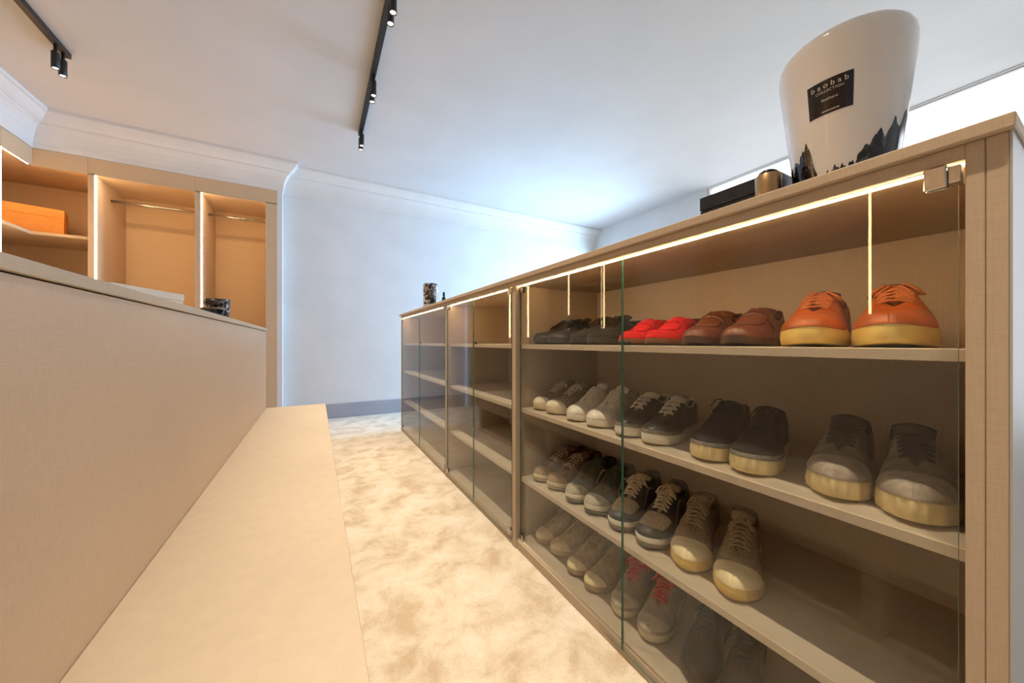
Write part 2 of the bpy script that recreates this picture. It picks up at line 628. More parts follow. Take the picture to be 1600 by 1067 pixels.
def shoe_cabinet(y0, y1, near_post, far_post, label, end_panel=False, ajar=0.0):
    """open-fronted carcass y0..y1 (outer), glass doors in front"""
    base = (FX, (y0 + y1) / 2, 0)
    t = thing('shoe_cabinet', base, label, 'cabinet', 'glazed shoe cabinets in a row')
    lm = M['linen_shaded']
    box('side_panel', FX, BX, y0, y0 + near_post, 0, ZTB, lm, t)
    box('side_panel', FX, BX, y1 - far_post, y1, 0, ZTB, lm, t)
    a, b = y0 + near_post, y1 - far_post
    box('back_panel', BX - 0.012, BX, a, b, 0.0, ZTB, M['linen'], t)  # same laminate as the carcass, lighter copy so the interior stays bright
    box('top_panel', FX + 0.016, BX - 0.012, a, b, ZIN, ZTB, lm, t)
    box('top_rail', FX, FX + 0.016, a, b, ZIN, ZTB, lm, t)
    box('bottom_panel', FX + 0.012, BX - 0.012, a, b, ZBOT - T, ZBOT, M['linen_light'], t)
    box('plinth', FX + 0.004, FX + 0.012, a, b, 0, ZBOT - 0.004, lm, t)
    for z in SH:
        box('shelf', SFX, BX - 0.012, a, b, z - T, z, M['linen_light'], t)
    box('light_strip', FX + 0.018, FX + 0.0235, a + 0.004, b - 0.004, ZIN - 0.003, ZIN - 0.0005, M['led_cab'], t, bev=0)
    ym = (a + b) / 2
    z0, z1 = 0.020, ZIN - 0.004
    for (p, q, hy, sg) in ((a + 0.006, ym - 0.0015, a + 0.006, 1), (ym + 0.0015, b - 0.003, b - 0.003, -1)):
        d = glass_pane('glass_door', p, q, z0, z1, t, base)
        for hz in (z1 - 0.0125, z0 + 0.03):
            hinge(hy, hz, sg, d, base)
        if ajar and sg == -1:      # this door stands open a crack
            h = Vector((0.004, ym - base[1], 0))
            d.matrix_local = Matrix.Translation(h) @ Matrix.Rotation(math.radians(-ajar), 4, 'Z') @ Matrix.Translation(-h)
        c0, c1 = (q - 0.02, q - 0.002) if sg == 1 else (p + 0.002, p + 0.02)
        box('catch', FX + 0.0075, FX + 0.016, c0, c1, SH[0] + 0.0005, SH[0] + 0.012, M['black'], parent=d)
    if end_panel:
        e = box('end_panel', FX, BX, y0 - 0.018, y0 - 0.0005, 0, ZTB, lm, t)
        box('white_facing', FX + 0.0005, BX, y0 - 0.0205, y0 - 0.0182, 0, ZTB, M['white_lam'], parent=e, bev=0)
    return t


Y_A0, Y_A1, Y_B1, Y_C1 = 0.096, 1.325, 2.230, 3.62
shoe_cabinet(Y_A0, Y_A1, 0.016, 0.018, 'nearest glazed cabinet, its four shelves lined with shoes', True, 1.85)
shoe_cabinet(Y_A1 + 0.0008, Y_B1, 0.012, 0.014, 'narrow empty glazed cabinet between the shoe-filled one and the farthest one')
shoe_cabinet(Y_B1 + 0.0008, Y_C1, 0.012, 0.016, 'farthest empty glazed cabinet, ending before the bluish white wall')

# ================================================================== island with bench on the left
IX0, IX1 = -0.93, -0.33
IZ = CZ + 0.1075
IY0, IY1 = -1.2, 3.25
isl = thing('island_cabinet', (-0.63, 1.0, 0), 'low beige linen-panelled island behind the bench', 'cabinet')
box('front_panel', IX1 - 0.018, IX1, IY0, IY1, 0, IZ - 0.0225, M['linen'], isl)
box('back_panel', IX0, IX0 + 0.018, IY0, IY1, 0, IZ - 0.0225, M['linen'], isl)
box('end_panel', IX0 + 0.018, IX1 - 0.018, IY1 - 0.018, IY1, 0, IZ - 0.0225, M['linen'], isl)
box('end_panel', IX0 + 0.018, IX1 - 0.018, IY0, IY0 + 0.018, 0, IZ - 0.0225, M['linen'], isl)
box('top', IX0 - 0.006, IX1 + 0.006, IY0, IY1 + 0.008, IZ - 0.020, IZ, M['linen_light'], isl)
box('shadow_gap', IX0 + 0.004, IX1 - 0.004, IY0, IY1 - 0.004, IZ - 0.0225, IZ - 0.020, M['shadowgap'], isl, bev=0)

BZ = CZ - 0.50
bX0, bX1 = IX1 + 0.001, 0.07
bn = thing('bench', (-0.13, 1.0, 0), 'long beige linen-finish bench running along the low island', 'bench')
box('seat', bX0, bX1, IY0, IY1, BZ - 0.03, BZ, M['linen_light'], bn, bev=0.0015)
box('apron', bX1 - 0.018, bX1 - 0.002, IY0, IY1, BZ - 0.155, BZ - 0.03, M['linen'], bn)
box('bottom_board', bX0, bX1 - 0.001, IY0, IY1, 0.0, 0.024, M['linen'], bn)
box('back_board', bX0, bX0 + 0.012, IY0, IY1, 0.024, BZ - 0.03, M['wardrobe'], bn)
for yy in (IY0, 0.36, 1.28, 2.22, IY1 - 0.05):
    box('upright', bX0 + 0.012, bX1 - 0.002, yy, yy + 0.05, 0.024, BZ - 0.155, M['linen'], bn)
    
# ================================================================== wardrobes (far run faces the camera, left run faces the aisle)
HZ = 2.36          # underside of the header
WB = 5.10          # back of the far run
wm = M['wardrobe']


def led(name, x0, x1, y0, y1, z0, z1, root, m='led'):
    return box(name, x0, x1, y0, y1, z0, z1, M[m], root, bev=0)


def rail(xa, ya, xb, yb, z, root):
    V, Fc = tube_geo([(xa, ya, z), ((xa + xb) / 2, (ya + yb) / 2, z), (xb, yb, z)], 0.0125, 12)
    return mesh_obj('hanging_rail', V, Fc, M['chrome'], root, True, root.location)


def drawers(x0, x1, root):
    """three-drawer chest filling the lower part of a far bay"""
    box('chest_top', x0, x1, WY + 0.02, WB - 0.012, 0.925, 0.945, wm, root)
    for k in range(3):
        z0 = 0.103 + k * 0.274
        d = box('drawer', x0 + 0.002, x1 - 0.002, WY + 0.03, WB - 0.03, z0, z0 + 0.27, wm, root, bev=0.002)
        xm = (x0 + x1) / 2
        box('pull', xm - 0.06, xm + 0.06, WY + 0.018, WY + 0.0295, z0 + 0.235, z0 + 0.245, M['black'], parent=d)


LIP = 0.008


def header_recess(x0, x1, y0, y1, root, axis):
    """header board with a shallow light recess behind a narrow front lip"""
    h = box('header', x0, x1, y0, y1, HZ + LIP, CB - 0.001, wm, root)
    if axis == 'x':
        box('lip', x0, x1, y0, y0 + 0.011, HZ, HZ + LIP, wm, parent=h, bev=0)
    else:
        box('lip', x1 - 0.011, x1, y0, y1, HZ, HZ + LIP, wm, parent=h, bev=0)
    return h


# far run, bay with the right stile
g = 'open lit wardrobe bays'
w1 = thing('wardrobe', (-0.70, WY, 0), 'narrow lit hanging bay, rightmost wardrobe beside the white wall', 'wardrobe', g)
box('side_panel', -1.03, -0.985, WY, WB, 0, HZ + LIP - 0.0002, wm, w1)
box('side_panel', -0.46, -0.361, WY, WB, 0, HZ + LIP - 0.0002, wm, w1)
box('back_panel', -0.985, -0.46, WB - 0.012, WB, 0, HZ + LIP - 0.0002, wm, w1)
header_recess(-1.03, -0.361, WY, WB, w1, 'x')
box('bottom_shelf', -0.985, -0.46, WY + 0.01, WB - 0.012, 0.08, 0.10, wm, w1)
box('plinth', -0.985, -0.46, WY + 0.03, WY + 0.046, 0.0, 0.08, wm, w1)
led('light_strip', -0.985, -0.974, WY + 0.002, WY + 0.012, 0.96, HZ, w1)
drawers(-0.985, -0.46, w1)
led('light_strip', -0.965, -0.47, WY + 0.012, WY + 0.022, HZ + LIP - 0.0025, HZ + LIP - 0.0005, w1, 'led_top')
rail(-0.985, 4.79, -0.46, 4.79, 2.235, w1)

w2 = thing('wardrobe', (-1.36, WY, 0), 'wide lit hanging bay between the orange-box shelf and the narrow bay', 'wardrobe', g)
box('side_panel', -1.743, -1.703, WY, WB, 0, HZ + LIP - 0.0002, wm, w2)
box('back_panel', -1.703, -1.031, WB - 0.012, WB, 0, HZ + LIP - 0.0002, wm, w2)
header_recess(-1.743, -1.031, WY, WB, w2, 'x')
box('bottom_shelf', -1.703, -1.031, WY + 0.01, WB - 0.012, 0.08, 0.10, wm, w2)
box('plinth', -1.703, -1.031, WY + 0.03, WY + 0.046, 0.0, 0.08, wm, w2)
led('light_strip', -1.703, -1.692, WY + 0.002, WY + 0.012, 0.96, HZ, w2)
drawers(-1.703, -1.031, w2)
led('light_strip', -1.683, -1.04, WY + 0.012, WY + 0.022, HZ + LIP - 0.0025, HZ + LIP - 0.0005, w2, 'led_top')
rail(-1.703, 4.79, -1.031, 4.79, 2.235, w2)

# corner unit
w3 = thing('corner_wardrobe', (-2.2, 4.7, 0), 'lit corner wardrobe with an orange box on its shelf', 'wardrobe')
box('back_panel', -2.66, -1.744, WB - 0.012, WB, 0, HZ + LIP - 0.0002, wm, w3)
box('side_panel', -2.67, -2.658, 4.17, WB - 0.012, 0, HZ + LIP - 0.0002, wm, w3)
hd = boxes('header', [(-2.67 + 2.2, -1.744 + 2.2, WY - 4.7, WB - 4.7, HZ + LIP, CB - 0.001),
                      (-2.67 + 2.2, LX + 2.2, 4.17 - 4.7, WY - 4.7, HZ + LIP, CB - 0.001)], wm, w3)
boxes('lip', [(LX + 2.2, -1.744 + 2.2, WY - 4.7, WY + 0.011 - 4.7, HZ, HZ + LIP),
              (LX - 0.011 + 2.2, LX + 2.2, 4.17 - 4.7, WY + 0.011 - 4.7, HZ, HZ + LIP)], wm, hd)
led('light_strip', LX - 0.012, LX - 0.002, 4.169, 4.177, CZ + 0.1, HZ, w3)
for z in (CZ + 0.93, CZ + 0.26, CZ - 0.4, 0.10):
    V = [(-2.658, 4.18), (-2.658, WB - 0.012), (-1.744, WB - 0.012), (-1.744, WY + 0.012), (LX - 0.012, WY + 0.012), (LX - 0.012, 4.18)]
    V = [(x + 2.2, y - 4.7) for x, y in V]
    k = len(V)
    vv = [(x, y, z - 0.025) for x, y in V] + [(x, y, z) for x, y in V]
    ff = [tuple(range(k))[::-1], tuple(range(k, 2 * k))] + [(i, (i + 1) % k, (i + 1) % k + k, i + k) for i in range(k)]
    mesh_obj('shelf', vv, ff, wm, w3)
led('light_strip', LX - 0.01, -1.75, WY + 0.014, WY + 0.024, HZ + LIP - 0.0025, HZ + LIP - 0.0005, w3, 'led_top')
led('light_strip', LX - 0.024, LX - 0.014, 4.19, WY, HZ + LIP - 0.0025, HZ + LIP - 0.0005, w3, 'led_top')

# left run
divs = [-0.85, 1.00, 2.35, 3.68, 4.15]
names = ['lit wardrobe bay of the left run farthest from the corner wardrobe',
         'lit wardrobe bay of the left run opposite the shoe cabinet', 'lit wardrobe bay of the left run opposite the narrow cabinet',
         'slim lit shelf bay of the left run beside the corner wardrobe']
for i in range(4):
    y0, y1 = divs[i], divs[i + 1]
    w = thing('wardrobe', (LX, (y0 + y1) / 2, 0), names[i], 'wardrobe', g)
    if i == 0:
        box('side_panel', -2.67, LX, y0 - 0.025, y0, 0, HZ + LIP - 0.0002, wm, w)
    box('side_panel', -2.67, LX, y1 - 0.025, y1 + 0.018, 0, HZ + LIP - 0.0002, wm, w)
    a, b = (y0 if i == 0 else y0 + 0.018), y1 - 0.025
    box('back_panel', -2.67, -2.658, a, b, 0, HZ + LIP - 0.0002, wm, w)
    header_recess(-2.67, LX, a, y1 + 0.018, w, 'y')
    box('bottom_shelf', -2.658, LX - 0.01, a, b, 0.08, 0.10, wm, w)
    if i != 1:
        led('light_strip', LX - 0.012, LX - 0.002, b - 0.012, b, 0.96, HZ, w)
    led('light_strip', LX - 0.022, LX - 0.012, a, b - 0.02, HZ + LIP - 0.0025, HZ + LIP - 0.0005, w, 'led_top')
    if i < 3:
        rail(-2.36, a, -2.36, b, 2.235, w)
    else:
        for z in (CZ + 0.93, CZ + 0.42, CZ - 0.1):
            box('shelf', -2.658, LX - 0.012, a, b, z - 0.025, z, wm, w)


# ================================================================== boxes
def lidded_box(name, x, y, z, lx, ly, h, rz, mat, label, cat, group=None, ribbon=None):
    t = thing(name, (x, y, z), label, cat, group, rz)
    bm = bmesh.new()
    bm_box(bm, -lx / 2, lx / 2, -ly / 2, ly / 2, 0, h * 0.7, 0.002)
    bm_obj('body', bm, mat, t)
    bm = bmesh.new()
    bm_box(bm, -lx / 2 - 0.002, lx / 2 + 0.002, -ly / 2 - 0.002, ly / 2 + 0.002, h * 0.7, h, 0.002)
    bm_obj('lid', bm, mat, t)
    if ribbon:
        bm = bmesh.new()
        bm_box(bm, -0.006, 0.006, -ly / 2 - 0.0032, ly / 2 + 0.0032, 0, h + 0.0012, 0)
        bm_obj('ribbon', bm, ribbon, t)
    return t


lidded_box('gift_box', -2.204, 4.784, CZ + 0.93, 0.40, 0.24, 0.255, math.radians(17.6), M['orange'],
           'large orange box on the upper shelf of the corner wardrobe', 'box', 'orange boxes')
lidded_box('gift_box', -2.23, 4.784, CZ + 0.26, 0.38, 0.24, 0.22, math.radians(14), M['orange'],
           'orange box on the lower shelf of the corner wardrobe', 'box', 'orange boxes')

# cream flat box on the island
lidded_box('flat_box', -0.645, 1.86, IZ, 0.22, 0.32, 0.094, math.radians(-20), M['cream_card'],
           'flat cream box lying on the low island', 'box')


# ================================================================== track lights
def track(x, label, y0, y1, pairs):
    t = thing('track_light', (x, (y0 + y1) / 2, CEIL), label, 'track light', 'black ceiling tracks')
    ym = (y0 + y1) / 2
    bm = bmesh.new()
    bm_box(bm, -0.017, 0.017, y0 - ym, y1 - ym, -0.034, -0.0005, 0.001)
    bm_obj('rail', bm, M['black'], t)
    for yc in pairs:
        for dy in (-0.037, 0.037):
            y = yc + dy - ym
            r, zt, zb = 0.019, -0.034, -0.185 + 0.0
            pr = [(0.0001, zt), (0.009, zt), (0.009, zt - 0.045), (r - 0.002, zt - 0.046), (r, zt - 0.048), (r, zb + 0.001), (r - 0.001, zb), (r - 0.004, zb), (r - 0.005, zb + 0.006)]
            V, Fc = lathe_geo([(a, -b + 0) if False else (a, b) for a, b in pr], 20, 0, y)
            sp = mesh_obj('spot_head', V, Fc, M['black'], t, True)
            V, Fc = lathe_geo([(r - 0.005, zb + 0.006), (0.008, zb + 0.003), (0.0001, zb + 0.002)], 20, 0, y)
            mesh_obj('lens', V, Fc, M['lens'], sp, True)
            l = bpy.data.lights.new('spot_lamp', 'SPOT')
            l.energy = SPOT_W
            l.color = SPOTC
            l.spot_size = math.radians(56)
            l.spot_blend = 0.9
            l.shadow_soft_size = 0.014
            lo = bpy.data.objects.new('spot_lamp', l)
            link(lo, t)
            lo.location = (0, y, zb - 0.012)
    return t


track(0.355, 'black ceiling track with spot heads above the carpeted aisle', -1.0, 3.47, (-0.2, 0.52, 1.235, 1.95, 2.66, 3.38))
track(-1.434, 'black ceiling track with paired spot heads near the wardrobe corner', -1.0, 3.47, (-0.2, 0.52, 1.235, 1.95, 2.66, 3.38))

# ================================================================== shoes
def interp(xs, ys_, s):
    """smooth (cosine-eased) interpolation"""
    if s <= xs[0]:
        return ys_[0]
    for i in range(len(xs) - 1):
        if s <= xs[i + 1]:
            t = (s - xs[i]) / (xs[i + 1] - xs[i])
            # Catmull-Rom
            p0 = ys_[max(i - 1, 0)]
            p1 = ys_[i]
            p2 = ys_[i + 1]
            p3 = ys_[min(i + 2, len(ys_) - 1)]
            m1 = (p2 - p0) / 2
            m2 = (p3 - p1) / 2
            return (2 * t ** 3 - 3 * t ** 2 + 1) * p1 + (t ** 3 - 2 * t ** 2 + t) * m1 + (-2 * t ** 3 + 3 * t ** 2) * p2 + (t ** 3 - t ** 2) * m2
    return ys_[-1]


class Shoe:
    def __init__(self, sp, hand):
        self.sp = sp
        self.hand = hand                       # +1 right foot, -1 left foot
        self.L = sp.get('L', 0.292)
        self.W = sp.get('W', 1.0)
        self.ts = sp.get('sole', 0.028)        # sole thickness at the ball
        self.th = sp.get('heel', self.ts)      # at the heel
        self.H = sp.get('H', 1.0)
        self.loafer = sp.get('style') == 'loafer'
        self.round = sp.get('round', 0.20)

    def w(self, s):
        b = interp([0, .12, .3, .42, .6, .72, .85, 1.0], [.036, .036, .0335, .0345, .0450, .0480, .0445, .036], s) * self.W
        if s < .12:
            b *= math.sqrt(max(0, 1 - ((.12 - s) / .12) ** 2))
        rr = self.round
        if s > 1 - rr:
            b *= max(0, 1 - ((s - (1 - rr)) / rr) ** 2.2) ** 0.5
        return b

    def c(self, s):
        return -self.hand * (0.005 * math.sin(PI * min(1, max(0, (s - .15) / .95))) - 0.002)

    def ztop(self, s):                          # top of the sole
        k = interp([0, .35, .7, 1], [self.th, (self.th + self.ts) / 2, self.ts, self.ts], s)
        return k + self.spring(s)

    def spring(self, s):
        return 0.016 * max(0, (s - .72) / .28) ** 2 * self.sp.get('spring', 0.6)

    def rim(self, s):
        if self.loafer:
            z = interp([0, .06, .2, .32, .42, .48, .56, .70, .84, .94, 1], [.092, .090, .074, .072, .086, .096, .086, .062, .052, .046, .038], s)
            y = interp([0, .05, .2, .34, .42, .47, .52, 1], [.03, .024, .028, .025, .018, .008, 0.0, 0], s)
        else:
            z = interp([0, .06, .18, .30, .40, .55, .68, .80, .90, .96, 1], [.094, .092, .078, .080, .096, .083, .066, .055, .0475, .042, .036], s)
            y = interp([0, .05, .2, .33, .41, .55, .66, .71, 1], [.03, .024, .027, .023, .018, .013, .008, 0.0, 0], s)
        z0 = self.ztop(s)
        z = z0 + (z - 0.026) * self.H * 1.02 * (1.0)
        if s > .96:
            z = max(z, z0 + 0.004)
        y = max(0, min(y * self.W, self.w(s) * 0.72))
        return y, z

    def S(self, side, s, u, off=0.0):
        s = min(1, max(0, s))
        w = self.w(s) * 0.955
        yr, zr = self.rim(s)
        yr = min(yr, w)
        z0 = self.ztop(s) - 0.004
        th = u * PI / 2
        p = interp([0, .45, .75, 1], [.75, .85, .72, .8], s)
        y = yr + (w - yr) * math.cos(th) ** p if u < 1 else yr
        z = z0 + (zr - z0) * math.sin(th) ** 1.05
        x = s * self.L
        # lean heel a little forward at the top
        x += 0.010 * max(0, 1 - s / .15) * u - 0.012 * max(0, (s - .8) / .2) ** 2 * u
        P = Vector((x, side * y + self.c(s), z))
        if off:
            e = 0.012
            A = self.S(side, min(1, s + e), u) - self.S(side, max(0, s - e), u)
            B = self.S(side, s, min(1, u + .03)) - self.S(side, s, max(0, u - .03))
            nn = A.cross(B) * (side)
            if nn.length > 1e-9:
                nn.normalize()
                k = min(1, (1 - s) / .05, s / .03)
                if yr < .0005:
                    k = min(k, (1 - u) / .12)
                nn = Vector(((1 if s > .5 else -1) if (s > .985 or s < .008) and abs(nn.x) < .3 else nn.x, nn.y * max(0, k), nn.z + .02))
                if nn.length < 1e-6:
                    nn = Vector((0, 0, 1))
                nn.normalize()
                q = 2 * s - 1
                P = P - nn * off if nn.dot(Vector((3 * q ** 3, side * (1 - .85 * abs(q) ** 5), 0.4 + .3 * u))) < 0 else P + nn * off
        return P

    SS = [0, .006, .018, .035, .06, .09, .13, .18, .23, .28, .33, .38, .41, .44, .48, .52, .56, .60, .64, .68, .72, .76, .80, .84, .88, .91, .94, .965, .985, .995, 1.0]

    def upper(self):
        V, Fc = [], []
        nu = 9
        for side in (1, -1):
            o = len(V)
            for s in self.SS:
                for k in range(nu):
                    V.append(self.S(side, s, k / (nu - 1)))
            for i in range(len(self.SS) - 1):
                for k in range(nu - 1):
                    q = (o + i * nu + k, o + (i + 1) * nu + k, o + (i + 1) * nu + k + 1, o + i * nu + k + 1)
                    Fc.append(q if side < 0 else q[::-1])
        return V, Fc

    def patch(self, fn, na=14, nb=6, off=0.0014, sides=(1, -1)):
        V, Fc = [], []
        for side in sides:
            o = len(V)
            for i in range(na + 1):
                for k in range(nb + 1):
                    s, u = fn(i / na, k / nb)
                    edge = 0.0002 if (i in (0, na) or k in (0, nb)) else off
                    V.append(self.S(side, s, u, max(edge, off * 0.6 if edge < off else off)))
            for i in range(na):
                for k in range(nb):
                    q = (o + i * (nb + 1) + k, o + (i + 1) * (nb + 1) + k, o + (i + 1) * (nb + 1) + k + 1, o + i * (nb + 1) + k + 1)
                    Fc.append(q if side < 0 else q[::-1])
        return V, Fc

    def perim(self, k=1.0, n=26):
        ss = [(1 - math.cos(PI * i / n)) / 2 for i in range(n + 1)]
        P = [(s, 1) for s in ss] + [(s, -1) for s in ss[-2:0:-1]]
        return P

    def sole_ring(self, scale, zf, ridge=0.0, n=44, lo=0.0):
        out = []
        P = self.perim(n=n)
        cnt = len(P)
        for i, (s, sd) in enumerate(P):
            w = self.w(s) * scale
            x = s * self.L
            if scale != 1:
                x = self.L / 2 + (x - self.L / 2) * (1 + (scale - 1) * 0.35)
            out.append(Vector((x, sd * w + self.c(s), zf(s))))
        if ridge:
            base_ = [p.copy() for p in out]
            for i in range(cnt):
                t = base_[(i + 1) % cnt] - base_[i - 1]
                nn = Vector((t.y, -t.x, 0))
                if nn.length > 1e-9:
                    nn.normalize()
                    if nn.dot(base_[i] - Vector((self.L * .5, 0, 0))) < 0:
                        nn = -nn
                    out[i] = base_[i] + nn * (ridge * (1 if i % 4 < 2 else -1))
        return out

    def sole(self, z0k, z1k, flare=1.0, ridge=0.0):
        """slab between two fractions of the sole height"""
        f = lambda k: (lambda s: self.spring(s) * (0.85 + 0.15 * k) + (self.ztop(s) - self.spring(s)) * k + 0.0)
        levels = [(0.93, z0k, 0), (0.985 * flare, z0k + (z1k - z0k) * .10, ridge), (1.015 * flare, z0k + (z1k - z0k) * .45, ridge),
                  (1.0 * flare, z0k + (z1k - z0k) * .85, ridge * .3), (0.965, z1k, 0)]
        rings = [self.sole_ring(a, f(k), r) for a, k, r in levels]
        n = len(rings[0])
        V = [p for r in rings for p in r]
        Fc = []
        for i in range(len(rings) - 1):
            for j in range(n):
                j2 = (j + 1) % n
                Fc.append((i * n + j2, i * n + j, (i + 1) * n + j, (i + 1) * n + j2))
        Fc.append(tuple(range(n)))
        Fc.append(tuple(range((len(rings) - 1) * n, len(rings) * n))[::-1])
        return V, Fc

    def tongue(self, rise=0.022, wd=0.030):
        V, Fc = [], []
        ss = [.70, .64, .58, .52, .46, .41]
        pts = []
        for s in ss:
            yr, zr = self.rim(s)
            pts.append((s * self.L, zr - 0.002 + 0.002, max(yr + 0.006, 0.008)))
        x, z, _ = pts[-1]
        for k in (1, 2, 3):
            pts.append((x - 0.010 * k, z + rise * k / 3, 0.023 * (1 + 0.08 * k)))
        nk = 8
        for side, dz in ((1, 0.0), (-1, -0.005)):
            for (x, z, hw) in pts:
                s = x / self.L
                for k in range(nk + 1):
                    t = -1 + 2 * k / nk
                    V.append(Vector((x + (0.003 if dz else 0) - 0.004 * t * t, hw * t + self.c(s), z + dz - 0.009 * t * t)))
        m = (nk + 1)
        ln = len(pts)
        for i in range(ln - 1):
            for k in range(nk):
                a = i * m + k
                Fc.append((a, a + 1, a + m + 1, a + m))
                b = ln * m + a
                Fc.append((b, b + m, b + m + 1, b + 1))
        for k in range(nk):
            a = (ln - 1) * m + k
            b = ln * m + a
            Fc.append((a, a + 1, b + 1, b))
        for i in range(ln - 1):
            for k, fl in ((0, 0), (nk, 1)):
                a = i * m + k
                b = ln * m + a
                Fc.append((a, a + m, b + m, b))
        return V, Fc

    def laces(self, n=6, bow=True, r=0.0021, messy=0.0):
        rnd = random.Random(int(self.L * 1e5) + n + int(self.hand) + int(messy * 100))
        geos = []
        sl = [.43 + (.655 - .43) * i / (n - 1) for i in range(n)]
        for i, s in enumerate(sl):
            for d in ((-1, 1) if i < n - 1 else (0,)):
                s2 = s + (sl[1] - sl[0]) * (0.85 if d else 0)
                a = self.S(1 if d >= 0 else -1, s, .88, .003)
                b = self.S(-1 if d >= 0 else 1, min(s2, .67), .88, .003)
                mid = (a + b) / 2
                mid.z = max(self.rim(s)[1], self.rim(s2)[1]) + 0.0045 + (0.002 if d > 0 else 0) + messy * rnd.random() * 0.006
                q1 = a.lerp(mid, .55) + Vector((0, 0, .0022))
                q2 = b.lerp(mid, .55) + Vector((0, 0, .0022))
                geos.append(tube_geo([a - Vector((0, 0, .002)), a, q1, mid, q2, b, b - Vector((0, 0, .002))], r, 6, .75))
        if bow:
            s = .415
            yr, zr = self.rim(s)
            cx, cy, cz = s * self.L, self.c(s), zr + .008
            geos.append(tube_geo([(cx, cy - .006, cz), (cx + .002, cy, cz + .004), (cx, cy + .006, cz)], .0042, 6))
            for sd in (1, -1):
                j = 1 + messy * (rnd.random() - .5)
                loop = [(cx, cy, cz), (cx + .010, cy + sd * .012 * j, cz + .003 + .006 * messy), (cx + .018, cy + sd * .024 * j, cz - .006), (cx + .021, cy + sd * .031 * j, cz - .017),
                        (cx + .015, cy + sd * .028, cz - .014), (cx + .006, cy + sd * .012, cz - .002)]
                geos.append(tube_geo(loop, r, 6))
                up = max(0, messy - .4) * 0.045 * rnd.random()
                tail = [(cx, cy, cz), (cx + .012, cy + sd * .007, cz + .003 + up), (cx + .026, cy + sd * .016, cz - .006 + up * 1.6), (cx + .040, cy + sd * .024, cz - .018 + up * 1.2)]
                geos.append(tube_geo(tail, r * .9, 6))
        return merge(geos)

    def collar(self, s1=.40, r=.0048):
        pts = []
        ss = [.40, .36, .31, .26, .21, .16, .11, .07, .04, .02, .008, .001]
        ss = [q for q in ss if q <= s1]
        for s in ss:
            pts.append(self.S(1, s, 1) - Vector((0, 0, .001)))
        for s in ss[::-1][1:]:
            pts.append(self.S(-1, s, 1) - Vector((0, 0, .001)))
        return tube_geo(pts, r, 8)

    def insole(self):
        ring = [Vector((p.x, p.y, p.z)) for p in self.sole_ring(.80, lambda s: self.ztop(s) + .004, n=16)]
        return ring, [tuple(range(len(ring)))[::-1]]


SHELF_Z = {1: SH[0], 2: SH[1], 3: SH[2], 0: ZBOT}


